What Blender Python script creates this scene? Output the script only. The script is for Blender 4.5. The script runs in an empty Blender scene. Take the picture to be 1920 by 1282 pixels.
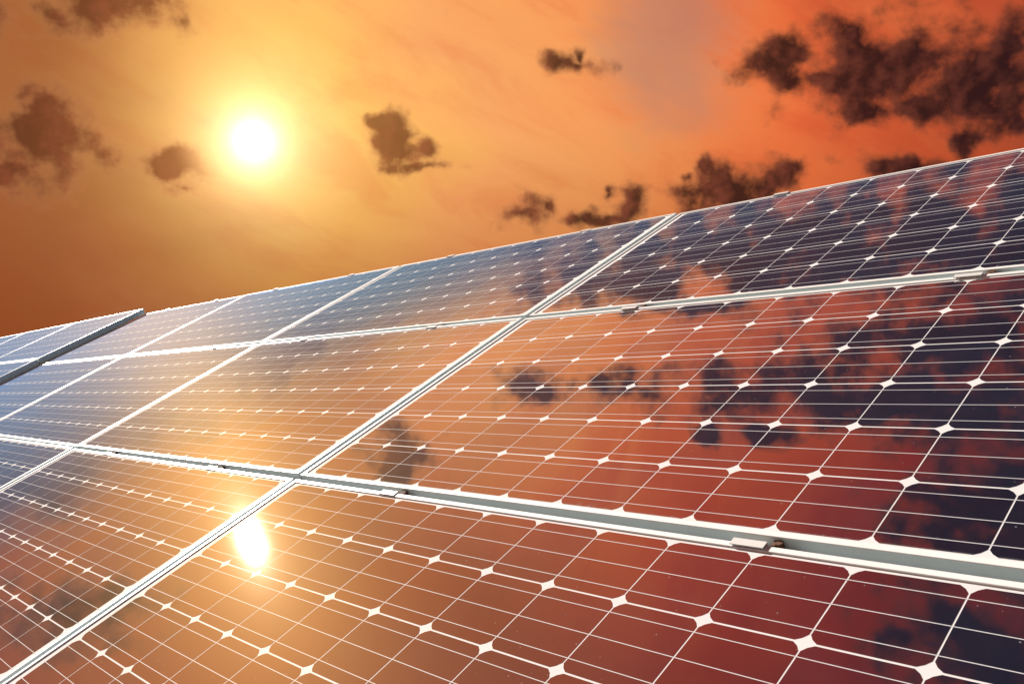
import bpy, bmesh, math, random
from mathutils import Matrix, Vector
random.seed(7)
R = math.radians
scene = bpy.context.scene
col = scene.collection

# ------------------------------------------------------------------ camera
P = 0.158                                   # cell pitch in metres
TILT = math.atan2(.36737724, .64405738)     # 29.7 degrees
UD = Vector((1, 0, 0)); VD = Vector((0, math.cos(TILT), math.sin(TILT))); ND = Vector((0, -math.sin(TILT), math.cos(TILT)))
def loc(u, v, n=0.0):                       # array coordinates in cells -> world metres
    return (UD*u + VD*v + ND*n) * P
cd = bpy.data.cameras.new('camera'); cam = bpy.data.objects.new('camera', cd); col.objects.link(cam)
right = Vector((.67098737, .74146878, 0)).normalized()
fwd = Vector((-.74007025, .66972178, .06139032)).normalized()
upv = right.cross(fwd)
cam.matrix_world = Matrix(((right.x, upv.x, -fwd.x, 2.19754972), (right.y, upv.y, -fwd.y, -1.24802748), (right.z, upv.z, -fwd.z, .20875443), (0, 0, 0, 1)))
cd.sensor_width = 36; cd.lens = 36*1671.82/1920; cd.clip_start = .02; cd.clip_end = 5000
scene.camera = cam

# ------------------------------------------------------------------ view
vs = scene.view_settings
vs.view_transform = 'Standard'; vs.look = 'None'; vs.gamma = 1; vs.use_curve_mapping = False
EXPO = 1.4
vs.exposure = EXPO
EXF = 2**EXPO
def srgb(r, g, b, k=1.0):
    f = lambda c: (c/255/12.92 if c/255 <= .04045 else ((c/255+.055)/1.055)**2.4)
    return (f(r)*k, f(g)*k, f(b)*k, 1)

# ------------------------------------------------------------------ node helpers
class NT:
    def __init__(s, tree): s.t = tree; s.N = tree.nodes; s.L = tree.links
    def put(s, sock, v):
        if v is None: return
        if isinstance(v, bpy.types.NodeSocket): s.L.new(v, sock)
        else: sock.default_value = v
    def m(s, op, a, b=None, c=None, clamp=False):
        n = s.N.new('ShaderNodeMath'); n.operation = op; n.use_clamp = clamp
        for i, v in enumerate((a, b, c)): s.put(n.inputs[i], v)
        return n.outputs[0]
    def vm(s, op, a, b=None, c=None):
        n = s.N.new('ShaderNodeVectorMath'); n.operation = op
        s.put(n.inputs[0], a)
        if op == 'SCALE': s.put(n.inputs['Scale'], b)
        else: s.put(n.inputs[1], b); s.put(n.inputs[2], c)
        return n.outputs['Value'] if op in ('LENGTH', 'DOT_PRODUCT', 'DISTANCE') else n.outputs['Vector']
    def smooth(s, x, a, b, lo=0., hi=1.):
        n = s.N.new('ShaderNodeMapRange'); n.interpolation_type = 'SMOOTHSTEP'
        for i, v in enumerate((x, a, b, lo, hi)): s.put(n.inputs[i], v)
        return n.outputs[0]
    def lin(s, x, a, b, lo=0., hi=1.):
        n = s.N.new('ShaderNodeMapRange')
        for i, v in enumerate((x, a, b, lo, hi)): s.put(n.inputs[i], v)
        return n.outputs[0]
    def mix(s, f, a, b, mode='MIX'):
        n = s.N.new('ShaderNodeMix'); n.data_type = 'RGBA'; n.blend_type = mode
        s.put(n.inputs[0], f); s.put(n.inputs[6], a); s.put(n.inputs[7], b)
        return n.outputs[2]
    def noise(s, vec, scale, detail=4, rough=.5, dist=0., lac=2., dim='3D'):
        n = s.N.new('ShaderNodeTexNoise'); n.noise_dimensions = dim
        s.put(n.inputs['Vector'], vec); n.inputs['Scale'].default_value = scale; n.inputs['Detail'].default_value = detail
        n.inputs['Roughness'].default_value = rough; n.inputs['Distortion'].default_value = dist; n.inputs['Lacunarity'].default_value = lac
        return n.outputs[0]
    def ramp(s, f, stops, interp='LINEAR'):
        n = s.N.new('ShaderNodeValToRGB'); cr = n.color_ramp; cr.interpolation = interp
        while len(cr.elements) < len(stops): cr.elements.new(.5)
        for e, (p, c) in zip(cr.elements, stops): e.position = p; e.color = c
        s.put(n.inputs[0], f); return n.outputs[0]
    def xyz(s, x=0., y=0., z=0.):
        n = s.N.new('ShaderNodeCombineXYZ')
        for i, v in enumerate((x, y, z)): s.put(n.inputs[i], v)
        return n.outputs[0]
    def sep(s, v):
        n = s.N.new('ShaderNodeSeparateXYZ'); s.put(n.inputs[0], v); return n.outputs

# ------------------------------------------------------------------ sunset sky
SUN_SKY = (-.86786646, .41807835, .26836225)          # the low sun seen in the clouds
LIGHT = Vector((-.88763848, .09324944, .45100164))    # where the light that glints on the glass comes from
world = bpy.data.worlds.new('World'); scene.world = world; world.use_nodes = True
def build_sky():
    g = NT(world.node_tree); g.N.clear()
    D = g.N.new('ShaderNodeTexCoord').outputs['Generated']
    D = g.vm('NORMALIZE', D)
    k = 1/EXF
    # chart of the sky dome (stereographic, fixed to the world)
    den = g.m('MAXIMUM', g.m('ADD', g.vm('DOT_PRODUCT', D, (-.70940648, .49673176, .5)), 1.0), .05)
    px = g.m('DIVIDE', g.m('MULTIPLY', g.vm('DOT_PRODUCT', D, (.57357644, .81915204, 0)), 2.), den)
    py = g.m('DIVIDE', g.m('MULTIPLY', g.vm('DOT_PRODUCT', D, (.40957602, -.28678822, .8660254)), 2.), den)
    p = g.xyz(px, py, 0.)
    ang = g.m('ARCCOSINE', g.m('MINIMUM', g.vm('DOT_PRODUCT', D, SUN_SKY), .999999))   # radians from the sun
    el = g.m('ARCSINE', g.sep(D)[2])
    # soft high cloud veil tinting the glow
    wv = g.noise(g.vm('MULTIPLY', p, (1.0, 1.8, 1)), 3.2, 3, .55, .4)
    c_, s_ = math.cos(-.42), math.sin(-.42)
    pr = g.xyz(g.vm('DOT_PRODUCT', p, (c_, s_, 0)), g.m('MULTIPLY', g.vm('DOT_PRODUCT', p, (-s_, c_, 0)), 2.6), 1.7)
    wv2 = g.noise(pr, 5.0, 5, .62, .45)
    angw = g.m('ADD', ang, g.m('MULTIPLY', g.m('SUBTRACT', wv, .5), .34))
    base = g.ramp(g.m('DIVIDE', g.m('ADD', angw, 0.0), 1.6), [
        (0.0, srgb(255, 204, 110, k)), (.07, srgb(250, 184, 92, k)), (.16, srgb(248, 168, 100, k)), (.23, srgb(247, 158, 92, k)),
        (.30, srgb(242, 134, 76, k)), (.375, srgb(234, 114, 64, k)), (.47, srgb(190, 82, 50, k)), (.60, srgb(112, 42, 32, k)), (.78, srgb(74, 52, 58, k)), (1.0, srgb(126, 156, 182, k))])
    base = g.mix(g.m('MULTIPLY', g.smooth(wv2, .46, .68), .7), base, g.mix(1., base, (.88, .66, .70, 1), 'MULTIPLY'))
    base = g.mix(g.m('MULTIPLY', g.smooth(wv2, .48, .30), .7), base, g.mix(1., base, (1.04, 1.10, 1.06, 1), 'MULTIPLY'))
    base = g.mix(g.smooth(el, .45, 1.05, 0., .9), base, g.mix(1., base, (.36, .15, .09, 1), 'MULTIPLY'))
    # a clear blue-grey gap in the veil
    gap = g.m('ADD', g.vm('LENGTH', g.vm('MULTIPLY', g.vm('SUBTRACT', p, (.285, -.11, 0)), (13., 9.5, 1))), g.m('MULTIPLY', g.m('SUBTRACT', wv2, .5), 2.2))
    base = g.mix(g.smooth(gap, 1.5, .1, 0., .55), base, srgb(158, 120, 112, k))
    # thicker air low down and away from the sun
    low = g.smooth(g.m('ADD', el, g.m('MULTIPLY', g.m('SUBTRACT', wv, .5), .1)), .0, .33, 0., 1.)
    away = g.smooth(g.m('ADD', px, g.m('MULTIPLY', g.m('SUBTRACT', wv, .5), .2)), -.12, -.38, 0., 1.)
    base = g.mix(g.m('MULTIPLY', g.m('SUBTRACT', 1., low), g.m('ADD', .85, g.m('MULTIPLY', away, .15))), base, srgb(140, 64, 24, k))
    base = g.mix(g.m('MULTIPLY', away, .82), base, srgb(138, 66, 32, k))
    # blue daylight of the sky proper, shining faintly through high up
    sk = g.N.new('ShaderNodeTexSky'); sk.sky_type = 'NISHITA'; sk.sun_disc = False
    sk.sun_elevation = math.asin(LIGHT.z); sk.sun_rotation = math.atan2(LIGHT.x, LIGHT.y)
    nish = g.vm('SCALE', sk.outputs[0], .05)
    base = g.mix(g.smooth(el, 1.2, 1.5, 0., .8), base, nish)
    # glow of the sun through the haze
    for fall, amp, cc in ((-10., .34*k, (1., .60, .24, 1)), (-24., .9*k, (1., .70, .30, 1)), (-66., 3.6*k, (1., .90, .66, 1))):
        gl = g.m('MULTIPLY', g.m('POWER', 2.718, g.m('MULTIPLY', ang, fall)), amp)
        base = g.mix(1., base, g.mix(1., cc, g.xyz(gl, gl, gl), 'MULTIPLY'), 'ADD')
    # ---- clouds: heaps placed in the chart, broken up by fractal noise
    warp = g.N.new('ShaderNodeTexNoise'); g.put(warp.inputs['Vector'], p); warp.inputs['Scale'].default_value = 26; warp.inputs['Detail'].default_value = 3
    pw = g.vm('ADD', p, g.vm('SCALE', g.vm('SUBTRACT', warp.outputs['Color'], (.5, .5, .5)), .034))
    def turned(q, r):
        c_, s_ = math.cos(r), math.sin(r)
        return g.xyz(g.vm('DOT_PRODUCT', q, (c_, s_, 0)), g.vm('DOT_PRODUCT', q, (-s_, c_, 0)), 0.)
    field = None
    for heaps, r, grow in ((VISIBLE_HEAPS, .06, 1.3), (UPPER_HEAPS, .8, 1.6)):
        q = turned(pw, r); c_, s_ = math.cos(r), math.sin(r)
        for (cx, cy, rx, ry, _) in heaps:
            ax, ay = cx*c_ + cy*s_, -cx*s_ + cy*c_; sx, sy = 1/(rx*grow), 1/(ry*grow)
            d = g.vm('LENGTH', g.vm('MULTIPLY_ADD', q, (sx, sy, 0), (-ax*sx, -ay*sy, 0)))
            field = d if field is None else g.m('SMOOTH_MIN', field, d, .35)
    field = g.m('SUBTRACT', 1., field)
    n1 = g.noise(p, 24, 5, .53, 0.)
    n1s = g.noise(g.vm('ADD', p, g.vm('SCALE', g.vm('NORMALIZE', g.vm('SUBTRACT', (-.159, -.248, 0.), p)), .009)), 24, 3, .5, 0.)
    n2 = g.noise(g.vm('ADD', p, (3.1, 7.7, .4)), 60, 3, .6)
    bil = g.m('ADD', g.m('MULTIPLY', g.m('SUBTRACT', n1, .5), 2.9), g.m('MULTIPLY', g.m('SUBTRACT', n2, .5), .35))
    f2 = g.m('ADD', g.m('MAXIMUM', field, -2.), bil)
    dens = g.smooth(f2, -.26, .7)
    # scattered clouds over the rest of the sky
    n3 = g.noise(g.vm('MULTIPLY', D, (1., 1., 1.6)), 3.4, 5, .58, 0.)
    outside = g.smooth(g.vm('LENGTH', g.vm('MULTIPLY', g.vm('SUBTRACT', p, (.0, .12, 0)), (1.1, 1.5, 1))), .75, 1.1)
    dens = g.m('MAXIMUM', dens, g.m('MULTIPLY', g.smooth(n3, .52, .66), outside))
    dens = g.m('MULTIPLY', dens, g.smooth(ang, .03, .085))
    near = g.m('POWER', 2.718, g.m('MULTIPLY', ang, -6.5))
    thick = g.m('ADD', g.m('MULTIPLY', g.m('SUBTRACT', n1, .5), 2.2), g.m('MULTIPLY', g.m('SUBTRACT', n2, .5), 1.6))
    lit = g.m('ADD', g.m('MULTIPLY', g.m('SUBTRACT', n1, n1s), 4.5), g.m('MULTIPLY', g.m('SUBTRACT', .5, n2), .35))
    body = g.mix(g.smooth(g.m('SUBTRACT', g.m('MULTIPLY', thick, .5), lit), -.75, .55), srgb(112, 56, 43, k), srgb(36, 20, 22, k))
    body = g.mix(g.smooth(ang, .45, 1.0, 0., .7), body, srgb(28, 20, 27, k))
    body = g.mix(g.smooth(el, .40, .66, 0., .88), body, srgb(20, 18, 28, k))
    body = g.mix(g.m('MULTIPLY', near, .9, clamp=True), body, srgb(196, 110, 58, k))
    rim = g.m('MULTIPLY', g.m('MULTIPLY', dens, g.m('SUBTRACT', 1., dens)), g.m('POWER', 2.718, g.m('MULTIPLY', ang, -3.0)))
    cov = g.m('MULTIPLY', dens, g.m('SUBTRACT', .97, g.m('MULTIPLY', near, .3)))
    skyc = g.mix(cov, base, body)
    rm = g.m('MULTIPLY', rim, .55*k)
    skyc = g.mix(1., skyc, g.mix(1., (1., .5, .2, 1), g.xyz(rm, rm, rm), 'MULTIPLY'), 'ADD')
    # the sun itself
    disc = g.m('MULTIPLY', g.m('POWER', 2.718, g.m('MULTIPLY', g.m('MULTIPLY', ang, ang), -9000.)), 2.)
    skyc = g.mix(1., skyc, g.mix(1., (1., .9, .62, 1), g.xyz(disc, disc, disc), 'MULTIPLY'), 'ADD')
    bg = g.N.new('ShaderNodeBackground'); g.put(bg.inputs[0], skyc); bg.inputs[1].default_value = 1.0
    o = g.N.new('ShaderNodeOutputWorld'); g.L.new(bg.outputs[0], o.inputs[0])
VISIBLE_HEAPS = [(0.56, -0.169, 0.096, 0.017, 0.1), (0.509, -0.134, 0.090, 0.042, 0.09), (0.607, -0.130, 0.075, 0.046, 0.1), (0.443, -0.152, 0.043, 0.017, 0.08), (0.479, -0.143, 0.058, 0.033, 0.09), (0.412, -0.132, 0.041, 0.021, 0.08), (0.631, -0.155, 0.059, 0.022, 0.11), (0.627, -0.103, 0.029, 0.026, 0.09), (-0.368, -0.246, 0.060, 0.040, -0.01), (-0.363, -0.217, 0.022, 0.016, 0.0), (-0.396, -0.278, 0.029, 0.021, -0.02), (-0.291, -0.119, 0.059, 0.021, 0.04), (-0.007, -0.243, 0.021, 0.026, 0.04), (-0.021, -0.226, 0.017, 0.008, 0.04), (0.028, -0.272, 0.036, 0.006, 0.04), (0.007, -0.258, 0.027, 0.012, 0.04), (0.184, -0.154, 0.025, 0.012, 0.06), (0.191, -0.142, 0.008, 0.009, 0.06), (-0.245, -0.275, 0.024, 0.016, 0.0), (-0.235, -0.299, 0.021, 0.012, -0.0), (0.14, -0.314, 0.035, 0.014, 0.05), (0.166, -0.305, 0.013, 0.011, 0.05), (0.26, -0.304, 0.021, 0.017, 0.07), (0.229, -0.318, 0.036, 0.009, 0.06), (0.236, -0.289, 0.007, 0.009, 0.06), (0.346, -0.275, 0.025, 0.026, 0.08), (0.412, -0.267, 0.033, 0.028, 0.09), (0.382, -0.285, 0.052, 0.015, 0.09), (0.342, -0.253, 0.012, 0.009, 0.08), (0.54, -0.234, 0.047, 0.012, 0.11), (0.605, -0.207, 0.014, 0.015, 0.11), (0.32, -0.265, 0.009, 0.005, 0.08)]
MORE_HEAPS = [(0.225, 0.385, 0.097, 0.031, 0.77), (0.131, 0.377, 0.128, 0.023, 0.76), (0.111, 0.553, 0.063, 0.044, 0.71), (0.120, 0.112, 0.10, 0.028, 0.8)] + [(0.052, 0.146, 0.069, 0.012, 0.8), (0.099, 0.55, 0.063, 0.022, 0.71)]
UPPER_HEAPS = [(0.076, 0.308, 0.103, 0.026, 0.77), (0.154, 0.399, 0.076, 0.031, 0.76), (-0.122, 0.109, 0.033, 0.013, 0.8), (-0.046, 0.185, 0.027, 0.016, 0.79), (-0.02, 0.279, 0.013, 0.011, 0.78), (0.029, 0.323, 0.025, 0.011, 0.77), (0.202, 0.472, 0.053, 0.033, 0.75), (0.142, 0.537, 0.071, 0.044, 0.72), (0.205, 0.190, 0.165, 0.058, 0.81), (0.052, 0.082, 0.10, 0.032, 0.8), (0.307, 0.280, 0.14, 0.066, 0.81), (-0.279, 0.048, 0.025, 0.024, 0.81), (-0.298, 0.059, 0.021, 0.018, 0.82), (-0.42, -0.152, 0.029, 0.022, 0.84), (-0.547, -0.201, 0.041, 0.025, 0.86), (-0.625, -0.078, 0.058, 0.03, 0.88), (0.019, 0.617, 0.059, 0.038, 0.69)] + MORE_HEAPS  # unseen clouds above the view, added for their dark reflections in the panels
build_sky()
world.cycles.sampling_method = 'NONE'

sd = bpy.data.lights.new('sun', 'SUN'); sd.energy = 5.0; sd.angle = R(.55); sd.color = (1., .94, .86)
sun = bpy.data.objects.new('sun', sd); col.objects.link(sun)
sun.rotation_euler = LIGHT.to_track_quat('Z', 'Y').to_euler(); sun.location = (0, 0, 20)

# ------------------------------------------------------------------ mesh helpers
def mesh_obj(name, mesh, parent=None):
    o = bpy.data.objects.new(name, mesh); col.objects.link(o)
    if parent: o.parent = parent
    return o
def make_mesh(name, verts, faces, mat, smooth=False):
    me = bpy.data.meshes.new(name); me.from_pydata(verts, [], faces); me.materials.append(mat); me.update()
    bm = bmesh.new(); bm.from_mesh(me); bmesh.ops.recalc_face_normals(bm, faces=bm.faces); bm.to_mesh(me); bm.free()
    return me
def box_vf(x0, x1, y0, y1, z0, z1, vs_=None, fs_=None):
    v = [] if vs_ is None else vs_; f = [] if fs_ is None else fs_; b = len(v)
    v += [(x, y, z) for z in (z0, z1) for y in (y0, y1) for x in (x0, x1)]
    f += [tuple(b+i for i in q) for q in ((0, 2, 3, 1), (4, 5, 7, 6), (0, 1, 5, 4), (2, 6, 7, 3), (0, 4, 6, 2), (1, 3, 7, 5))]
    return v, f
def prism_vf(poly, z0, z1, v=None, f=None):
    v = [] if v is None else v; f = [] if f is None else f; b = len(v); n = len(poly)
    v += [(x, y, z0) for x, y in poly] + [(x, y, z1) for x, y in poly]
    f += [tuple(b+i for i in range(n))[::-1], tuple(b+n+i for i in range(n))] + [(b+i, b+(i+1) % n, b+n+(i+1) % n, b+n+i) for i in range(n)]
    return v, f
def tag(o, label, cat, group=None, kind=None):
    if label: o['label'] = label
    if cat: o['category'] = cat
    if group: o['group'] = group
    if kind: o['kind'] = kind
    return o
def empty(name, location, rot=(0, 0, 0), size=.2):
    o = bpy.data.objects.new(name, None); col.objects.link(o); o.location = location; o.rotation_euler = rot; o.empty_display_size = size
    return o

# ------------------------------------------------------------------ materials
array_origin = None                          # Empty of the reference panel, gives array coordinates to the textures
def new_mat(name):
    m = bpy.data.materials.new(name); m.use_nodes = True; g = NT(m.node_tree); g.N.clear()
    return m, g
def principled(g, color, rough=.5, metal=0., spec=.5, normal=None, sheen=0., stint=None):
    n = g.N.new('ShaderNodeBsdfPrincipled'); g.put(n.inputs['Base Color'], color); g.put(n.inputs['Roughness'], rough); g.put(n.inputs['Metallic'], metal)
    g.put(n.inputs['Specular IOR Level'], spec)
    if normal is not None: g.put(n.inputs['Normal'], normal)
    if sheen: n.inputs['Sheen Weight'].default_value = sheen; n.inputs['Sheen Roughness'].default_value = .2
    if stint: n.inputs['Sheen Tint'].default_value = stint
    return n.outputs[0]
def out(g, sh):
    o = g.N.new('ShaderNodeOutputMaterial'); g.L.new(sh, o.inputs[0])
def mixsh(g, f, a, b):
    n = g.N.new('ShaderNodeMixShader'); g.put(n.inputs[0], f); g.L.new(a, n.inputs[1]); g.L.new(b, n.inputs[2]); return n.outputs[0]
TEXNODES = []
def array_coords(g):
    tc = g.N.new('ShaderNodeTexCoord'); TEXNODES.append(tc); return tc.outputs['Object']
ROWP = 6.316*P
def dust(g, c):
    """dirt on the glass: washed-down streaks along each lower edge, specks, a thin uneven film"""
    s = g.sep(c)
    v = g.m('SUBTRACT', g.m('FLOORED_MODULO', s[1], ROWP), LIPW)
    st = g.noise(g.xyz(s[0], g.m('MULTIPLY', s[1], .16), 0.), 130, 4, .7, dim='2D')
    st2 = g.noise(g.xyz(s[0], g.m('MULTIPLY', s[1], .3), 3.), 5, 2, .5, dim='2D')
    long = g.m('MULTIPLY', g.smooth(st, .56, .80), g.smooth(st2, .50, .74, .0, 1.))
    hgt = g.m('ADD', .004, g.m('ADD', g.m('MULTIPLY', st, .004), g.m('MULTIPLY', long, .11)))
    edge = g.m('MULTIPLY', g.smooth(v, hgt, 0.), g.smooth(st, .25, .65, .35, 1.))
    sp = g.N.new('ShaderNodeTexVoronoi'); sp.voronoi_dimensions = '2D'; g.put(sp.inputs['Vector'], c); sp.inputs['Scale'].default_value = 34
    rnd = g.sep(sp.outputs['Color'])
    speck = g.m('MULTIPLY', g.smooth(sp.outputs['Distance'], g.m('MULTIPLY', rnd[1], .075), .0), g.m('GREATER_THAN', rnd[0], .80))
    film = g.m('MULTIPLY', g.smooth(g.noise(c, 11, 4, .65, dim='2D'), .42, .75), .012)
    return g.m('ADD', g.m('ADD', g.m('MULTIPLY', edge, .40), g.m('MULTIPLY', speck, .6)), film, clamp=True)
LIPW = .108*.158
def glass_over(g, under, c, d, refl=.74):
    """front glass laminated over whatever lies under it"""
    bmp = g.N.new('ShaderNodeBump'); bmp.inputs['Strength'].default_value = .03; bmp.inputs['Distance'].default_value = .003
    g.put(bmp.inputs['Height'], g.noise(c, 7, 2, .5, dim='2D'))
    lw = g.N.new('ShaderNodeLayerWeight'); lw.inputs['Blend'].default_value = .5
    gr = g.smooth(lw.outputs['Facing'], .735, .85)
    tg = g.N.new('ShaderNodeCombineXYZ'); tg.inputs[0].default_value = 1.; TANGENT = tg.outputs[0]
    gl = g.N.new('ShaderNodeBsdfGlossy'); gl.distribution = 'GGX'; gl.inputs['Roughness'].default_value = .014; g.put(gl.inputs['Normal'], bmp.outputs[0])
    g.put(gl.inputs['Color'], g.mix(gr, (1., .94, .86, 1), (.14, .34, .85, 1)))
    for b_ in (gl,):
        b_.inputs['Anisotropy'].default_value = .2; g.put(b_.inputs['Tangent'], TANGENT)
    s = mixsh(g, g.m('MULTIPLY', g.m('SUBTRACT', 1., d), g.m('MULTIPLY', refl, g.m('SUBTRACT', 1., g.m('MULTIPLY', gr, .45)))), under, gl.outputs[0])
    for rough, w, cc in ((.41, .0062, (1, .58, .16, 1)), (.20, .0003, (1, .76, .38, 1))):     # scatter from fine dirt, its gold tint painting the glow round the glint
        hz = g.N.new('ShaderNodeBsdfGlossy'); hz.distribution = 'GGX'; hz.inputs['Roughness'].default_value = rough; hz.inputs['Color'].default_value = cc
        hz.inputs['Anisotropy'].default_value = .2; g.put(hz.inputs['Tangent'], TANGENT)
        s = mixsh(g, w, s, hz.outputs[0])
    return s
DUSTC = (.62, .60, .56, 1)
def mat_cell():
    m, g = new_mat('silicon_cell'); c = array_coords(g); d = dust(g, c)
    oi = g.N.new('ShaderNodeObjectInfo')
    rnd = oi.outputs['Random']
    u = g.sep(c)[0]
    fing = g.m('PINGPONG', u, P/78/2)
    line = g.smooth(fing, P/78*.13, P/78*.02)
    base = g.mix(rnd, (.002, .010, .038, 1), (.004, .014, .050, 1))
    base = g.mix(g.m('MULTIPLY', line, .22), base, (.42, .44, .48, 1))
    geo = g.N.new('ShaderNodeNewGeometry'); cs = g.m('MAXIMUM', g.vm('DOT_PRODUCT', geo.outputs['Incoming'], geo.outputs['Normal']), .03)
    veil = g.m('SUBTRACT', 1., g.m('POWER', 2.718, g.m('DIVIDE', -.0026, g.m('POWER', cs, 3.))))    # blue haze at a slant, painted into the base colour
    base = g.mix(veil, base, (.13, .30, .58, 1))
    base = g.mix(d, base, DUSTC)
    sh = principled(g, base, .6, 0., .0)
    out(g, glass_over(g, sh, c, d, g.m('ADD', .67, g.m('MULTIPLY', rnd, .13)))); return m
def mat_under(name, colr, rough=.6, metal=0.):
    m, g = new_mat(name); c = array_coords(g); d = dust(g, c)
    nz = g.noise(c, 3, 4, .6)
    base = g.mix(g.smooth(nz, .3, .8, 0., .25), colr, tuple(x*.86 for x in colr[:3])+(1,))
    base = g.mix(d, base, DUSTC)
    out(g, glass_over(g, principled(g, base, rough, metal, 0.), c, d, .16)); return m
def mat_metal(name, colr, rough=.4, metal=0., wear=.25):
    m, g = new_mat(name); tc = g.N.new('ShaderNodeTexCoord').outputs['Object']
    n1 = g.noise(tc, 14, 6, .65); n2 = g.noise(g.vm('MULTIPLY', tc, (1, 1, .2)), 160, 3, .5)
    base = g.mix(g.smooth(n1, .45, .8, 0., wear), colr, (.46, .43, .38, 1))
    base = g.mix(g.smooth(n2, .55, .75, 0., wear*.5), base, (.5, .48, .45, 1))
    bmp = g.N.new('ShaderNodeBump'); bmp.inputs['Strength'].default_value = .12; bmp.inputs['Distance'].default_value = .001; g.put(bmp.inputs['Height'], n2)
    out(g, principled(g, base, g.m('ADD', rough, g.m('MULTIPLY', g.m('SUBTRACT', n1, .5), .2)), metal, .4, bmp.outputs[0])); return m
def mat_rust():
    m, g = new_mat('rusty_steel'); tc = g.N.new('ShaderNodeTexCoord').outputs['Object']
    n1 = g.noise(tc, 90, 6, .7)
    out(g, principled(g, g.ramp(n1, [(.3, (.03, .018, .012, 1)), (.55, (.13, .05, .02, 1)), (.75, (.24, .12, .05, 1))]), .85, 0., .2)); return m
def mat_ground():
    m, g = new_mat('dry_grass_soil'); tc = g.N.new('ShaderNodeTexCoord').outputs['Object']
    n1 = g.noise(tc, .35, 7, .6); n2 = g.noise(tc, 9, 6, .7)
    base = g.mix(g.smooth(n1, .35, .65), (.075, .09, .035, 1), (.13, .10, .06, 1))
    base = g.mix(g.smooth(n2, .4, .7, 0., .6), base, (.05, .06, .022, 1))
    bmp = g.N.new('ShaderNodeBump'); bmp.inputs['Strength'].default_value = .8; bmp.inputs['Distance'].default_value = .03; g.put(bmp.inputs['Height'], n2)
    out(g, principled(g, base, 1., 0., 0., bmp.outputs[0])); return m
M_CELL = mat_cell()
M_SHEET = mat_under('white_backsheet', (.74, .74, .74, 1))
M_BUS = mat_under('tinned_ribbon', (.68, .69, .70, 1), .6, 0.)
M_FRAME = mat_metal('anodised_frame', (.74, .735, .71, 1), .38, .0, .22)
M_WALL = mat_metal('frame_wall_shaded', (.62, .71, .73, 1), .42, .05, .2)
M_CLAMP = mat_metal('clamp_aluminium', (.66, .655, .63, 1), .35, .1, .3)
M_RUST = mat_rust()
M_RAIL = mat_metal('galvanised_rail', (.42, .43, .43, 1), .45, .6, .3)
M_GROUND = mat_ground()

# ------------------------------------------------------------------ ground
gz = loc(0, -6.65).z - .85
gv, gf = [], []
for i in range(2):
    for j in range(2): gv.append(((i*2-1)*2500., (j*2-1)*2500., 0.))
ground = mesh_obj('ground', make_mesh('ground', gv, [(0, 2, 3, 1)], M_GROUND)); ground.location = (0, 0, gz)
tag(ground, 'dry grassy ground below the panels', None, kind='structure'); ground['category'] = 'ground'

# ------------------------------------------------------------------ one solar panel
LIP = .080*P; MU = .148*P; MV = .028*P; GAPU = .104*P
LW = 12*P + 2*(MU+LIP); LH = 6*P + 2*(MV+LIP)     # outer size
UPITCH = LW + GAPU; H = .046
def frame_profile():                        # (inset from outer face, height above glass)
    return [(0., -H), (0., -.0265), (.0012, -.0258), (.0012, -.0245), (0., -.0238), (0., .0018), (.0009, .0027), (LIP-.001, .0027), (LIP, .0019), (LIP, -.0016), (.0032, -.0040), (.0032, -H+.003), (.030, -H+.003), (.030, -H)]
def rail_mesh(name, L, axis, flip):
    """mitred rail; axis 0 runs along u, 1 along v"""
    pr = frame_profile(); n = len(pr); v = []; f = []
    for e in (0, 1):
        for (a, z) in pr:
            t = a + .00015 if e == 0 else L - a - .00015
            s = a if not flip else ((LH if axis == 0 else LW) - a)
            v.append((t, s, z) if axis == 0 else (s, t, z))
    for i in range(n): f.append((i, (i+1) % n, n+(i+1) % n, n+i))
    f += [tuple(range(n)), tuple(range(2*n-1, n-1, -1))]
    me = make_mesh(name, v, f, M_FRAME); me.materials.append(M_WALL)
    for pl in me.polygons:                  # the outer wall gets a grey-teal frame tone with its shade painted in
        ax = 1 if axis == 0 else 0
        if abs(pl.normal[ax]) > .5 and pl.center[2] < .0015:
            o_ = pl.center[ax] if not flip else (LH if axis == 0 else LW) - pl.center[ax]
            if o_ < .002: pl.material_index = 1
    return me
ME_RAILS = [rail_mesh('long_rail_lower', LW, 0, False), rail_mesh('long_rail_upper', LW, 0, True), rail_mesh('short_rail_a', LH, 1, False), rail_mesh('short_rail_b', LH, 1, True)]
SHEET_Z = -.0002
ME_SHEET = make_mesh('backsheet', *box_vf(.004, LW-.004, .004, LH-.004, -.0045, SHEET_Z), M_SHEET)
GU, GV, CH = .0165*P, .0225*P, .099*P
def cell_poly(ox=0., oy=0.):
    x0, x1, y0, y1 = GU/2, P-GU/2, GV/2, P-GV/2; cu, cv = CH-GU/2, CH-GV/2
    pts = []
    def arc(cx, cy, a, b, c, d):            # slightly rounded corner from a to b
        mx, my = (a[0]+b[0])/2 + (cx-(a[0]+b[0])/2)*.16, (a[1]+b[1])/2 + (cy-(a[1]+b[1])/2)*.16
        pts.extend([a, (mx, my), b])
    arc(x0, y0, (x0, y0+cv), (x0+cu, y0), 0, 0); arc(x1, y0, (x1-cu, y0), (x1, y0+cv), 0, 0)
    arc(x1, y1, (x1, y1-cv), (x1-cu, y1), 0, 0); arc(x0, y1, (x0+cu, y1), (x0, y1-cv), 0, 0)
    return [(x+ox, y+oy) for x, y in pts]
ME_CELL = make_mesh('cell', *prism_vf(cell_poly(), SHEET_Z+.00005, 0.), M_CELL)
BW = .0085*P
ME_BUS = make_mesh('busbar', *box_vf(-.045*P, 12.045*P, -BW/2, BW/2, .00003, .00013), M_BUS)
v_, f_ = [], []
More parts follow.
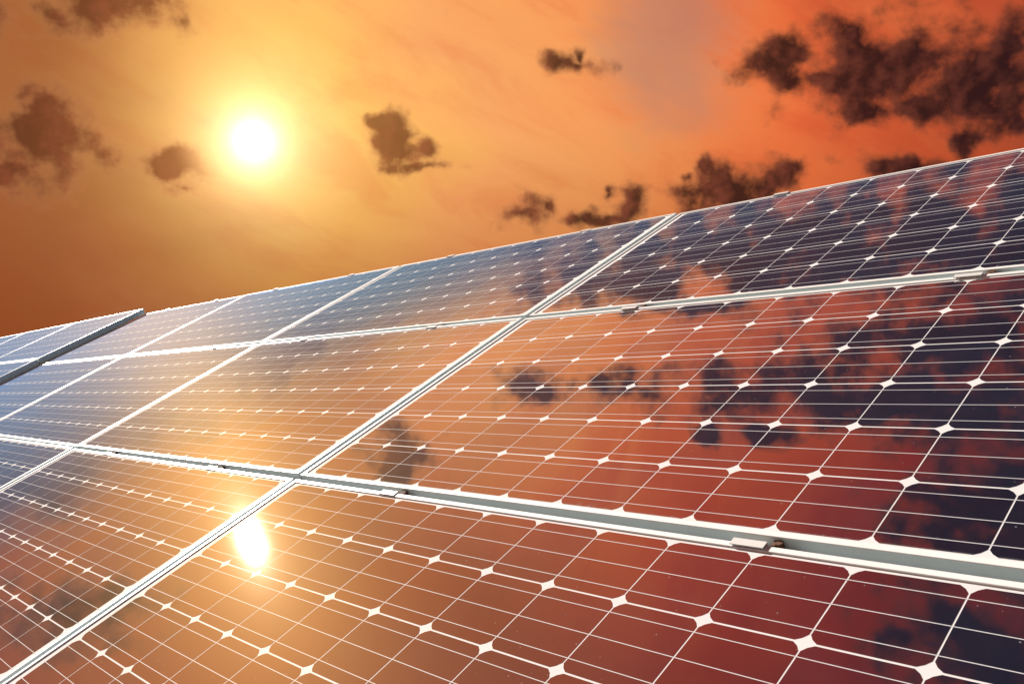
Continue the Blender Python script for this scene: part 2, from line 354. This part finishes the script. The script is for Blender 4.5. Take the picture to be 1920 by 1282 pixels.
for i in range(12):
    for j in range(6): prism_vf(cell_poly(i*P, j*P), SHEET_Z+.00005, 0., v_, f_)
ME_CELLS = make_mesh('cell_grid', v_, f_, M_CELL)
v_, f_ = [], []
for j in range(6):
    for b in (1/6, .5, 5/6): box_vf(-.045*P, 12.045*P, (j+b)*P-BW/2, (j+b)*P+BW/2, .00003, .00013, v_, f_)
ME_BUSES = make_mesh('busbar_set', v_, f_, M_BUS)
U0, V0 = MU+LIP, MV+LIP
def solar_panel(u, v, n, tilt, label, group, joined=False):
    """u, v: array coordinates in cells of the first cell corner"""
    o = empty('solar_panel', loc(u, v, n) - UD*U0 - (VD*math.cos(tilt)+ND*math.sin(tilt))*V0, (TILT+tilt+R(random.uniform(-.12, .12)), R(random.uniform(-.10, .10)), 0))
    tag(o, label, 'solar panel', group)
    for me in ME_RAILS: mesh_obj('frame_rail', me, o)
    mesh_obj('backsheet', ME_SHEET, o)
    if joined:
        c = mesh_obj('cell_grid', ME_CELLS, o); c.location = (U0, V0, 0); c['kind'] = 'stuff'
        b = mesh_obj('busbar_set', ME_BUSES, o); b.location = (U0, V0, 0); b['kind'] = 'stuff'
    else:
        for j in range(6):
            for i in range(12): c = mesh_obj('cell', ME_CELL, o); c.location = (U0+i*P, V0+j*P, 0)
            for b in (1/6, .5, 5/6): c = mesh_obj('busbar', ME_BUS, o); c.location = (U0, V0+(j+b)*P, 0)
    return o
UPC = UPITCH/P
ROWS = {'top': (6.316, -.0110), 'middle': (0., 0.), 'bottom': (-6.317, -.0035)}
where = {0: 'nearest, right-hand column', -1: 'second column from the right', -2: 'third column from the right', -3: 'fourth column, next to the raised block', 1: 'outermost column beyond the right'}
G1 = 'panels of the large main array'; G2 = 'panels of the raised far block'
LABELS = {
 (0, 'middle'): 'large near solar panel at centre right reflecting dark clouds', (-1, 'middle'): 'middle-row solar panel left of centre with glowing orange reflection',
 (-2, 'middle'): 'blue-grey middle-row solar panel left of the orange one', (-3, 'middle'): 'pale blue middle-row solar panel at left edge, below the raised block',
 (0, 'top'): 'dark blue top-row solar panel at the right edge', (-1, 'top'): 'navy top-row solar panel, second from the right',
 (-2, 'top'): 'lavender-grey top-row solar panel, third from the right', (-3, 'top'): 'hazy top-row solar panel touching the raised block at left',
 (0, 'bottom'): 'nearest solar panel at bottom right with the sun glint in its left end', (-1, 'bottom'): 'bottom-left solar panel just left of the sun glint',
 (-2, 'bottom'): 'bottom-row solar panel cut off by the left picture edge',
 (-3, 'bottom'): 'last bottom-row solar panel, out beyond the left picture edge', }
panels = {}
for row, (v0, tl) in ROWS.items():
    for cidx in (0, -1, -2, -3):
        if (cidx, row) not in LABELS: continue
        v = v0
        if row == 'bottom': v = v0
        p_ = solar_panel(cidx*UPC, v, -.003 if row != 'middle' else 0., tl, LABELS[(cidx, row)], G1, joined=(cidx == -3))
        panels[(cidx, row)] = p_
array_origin = panels[(0, 'middle')]
for tc in TEXNODES: tc.object = array_origin
NL = .30
lab2 = {(0, 'top'): 'upper solar panel at the raised corner of the far left block', (1, 'top'): 'pale top-row panel of the raised block, second from its corner',
        (2, 'top'): 'faint sliver of panel at the far left of the raised block', (0, 'middle'): 'lower panel of the raised block, cut off by left picture edge',
        (1, 'middle'): 'second lower panel of the raised block, beyond the left picture edge', (2, 'middle'): 'last lower panel of the raised block, beyond the left picture edge'}
LEFT_E = -38.30
for (ci, row), lb in lab2.items():
    u = LEFT_E - .20 - 12 - ci*UPC
    solar_panel(u, ROWS[row][0], NL, ROWS[row][1], lb, G2, joined=True)

# ------------------------------------------------------------------ clamps on the seams
def clamp_meshes():
    w = .060
    # plate hooked over the lip of the lower panel, web standing in the gap, foot under it   (x along seam, y up-slope, z off the glass; origin on lower lip edge)
    v, f = box_vf(-w/2, w/2, -LIP*.92, .004, .0029, .0050)
    plate = make_mesh('clamp_plate', v, f, M_CLAMP)
    v, f = box_vf(-w/2+.001, w/2-.001, .0012, .0042, -.046, .0028)
    box_vf(-w/2+.001, w/2-.001, .0043, .014, -.046, -.043, v, f)
    web = make_mesh('clamp_web', v, f, M_CLAMP)
    v, f = box_vf(w/2+.006, w/2+.012, .002, .017, -.050, .0005)
    box_vf(w/2+.0125, w/2+.020, .005, .014, -.044, -.006, v, f)
    br = make_mesh('bracket', v, f, M_RUST)
    hexp = [(w/2+.016+.0065*math.cos(a*math.pi/3), .0095+.0065*math.sin(a*math.pi/3)) for a in range(6)]
    v, f = prism_vf(hexp, -.0055, .0015)
    bolt = make_mesh('bolt', v, f, M_RUST)
    # end clamp for the upper edge
    v, f = box_vf(-w/2, w/2, -LIP*.85, .003, .0029, .0068)
    box_vf(-w/2, w/2, .0031, .0065, -.046, .0068, v, f)
    end = make_mesh('end_clamp_plate', v, f, M_CLAMP)
    return plate, web, br, bolt, end
CL = clamp_meshes()
def mid_clamp(u, vtop, n, label, group):
    o = empty('panel_clamp', loc(u, vtop, n), (TILT, 0, 0), .05); tag(o, label, 'clamp', group)
    for nm, me in zip(('plate', 'web', 'bracket', 'bolt'), CL[:4]): mesh_obj(nm, me, o)
def end_clamp(u, vtop, n, label, group):
    o = empty('end_clamp', loc(u, vtop, n), (TILT+ROWS['top'][1], 0, 0), .05); tag(o, label, 'clamp', group)
    mesh_obj('plate', CL[4], o)
def top_edge(row):
    v0, tl = ROWS[row]; return v0 + (6+(MV+LIP)/P)*math.cos(tl), (6+(MV+LIP)/P)*math.sin(tl)
CU = (2.62, 8.88)
names = {0: 'nearest panel column', -1: 'second panel column from the right', -2: 'third panel column from the right', -3: 'fourth panel column by the raised block'}
for ci in (0, -1, -2, -3):
    for k, cu in enumerate(CU):
        side = ('left', 'right')[k]
        u = ci*UPC + cu + random.uniform(-.04, .04)
        if ci > -3 or k:
            if ci > -2 or (ci == -2 and k == 1):
                vt, nt = top_edge('bottom'); mid_clamp(u, vt, nt-.003, f'{side} clamp on the lower seam, {names[ci]}', 'clamps on the lower seam')
        vt, nt = top_edge('middle'); mid_clamp(u+.08, vt, nt, f'{side} clamp on the upper seam, {names[ci]}', 'clamps on the upper seam')
        vt, nt = top_edge('top'); end_clamp(u+.1, vt, nt-.003, f'{side} clamp tab on the top edge, {names[ci]}', 'clamp tabs on the top edge')
for ci in (0, 1):
    for k, cu in enumerate(CU):
        u = LEFT_E - .20 - 12 - ci*UPC + cu
        if u < -56: continue
        vt, nt = top_edge('middle'); mid_clamp(u, vt, nt+NL, f"{('left','right')[k]} seam clamp of the raised block, {('corner', 'second')[ci]} column", 'clamps of the raised block')

# ------------------------------------------------------------------ supports below (rails with legs down to the ground)
def support(u, n, v0, v1):
    o = empty('support_frame', loc(u, v0, n) - ND*(H+.0), (0, 0, 0)); tag(o, 'galvanised support rail with legs hidden underneath the panels', 'support frame', 'support frames underneath the panels')
    L = (v1-v0)*P
    r = mesh_obj('rail', make_mesh('rail', *box_vf(-.02, .02, 0, L, -.062, -.0008), M_RAIL), o); r.rotation_euler = (TILT, 0, 0)
    zb = gz - o.location.z
    for t in (.08, .5, .94):
        y, z = math.cos(TILT)*L*t, math.sin(TILT)*L*t - .035
        lg = mesh_obj('leg', make_mesh('leg', *box_vf(.021, .061, y-.02, y+.02, zb-.1, z), M_RAIL), o)
for ci in (0, -1, -2, -3):
    for cu in CU: support(ci*UPC+cu, -.003, -6.3, 12.35)
for ci in (0, 1, 2):
    for cu in CU: support(LEFT_E-.2-12-ci*UPC+cu, NL, .1, 12.35)

# ------------------------------------------------------------------ render
scene.render.engine = 'CYCLES'
scene.cycles.max_bounces = 4; scene.cycles.glossy_bounces = 2; scene.cycles.diffuse_bounces = 2
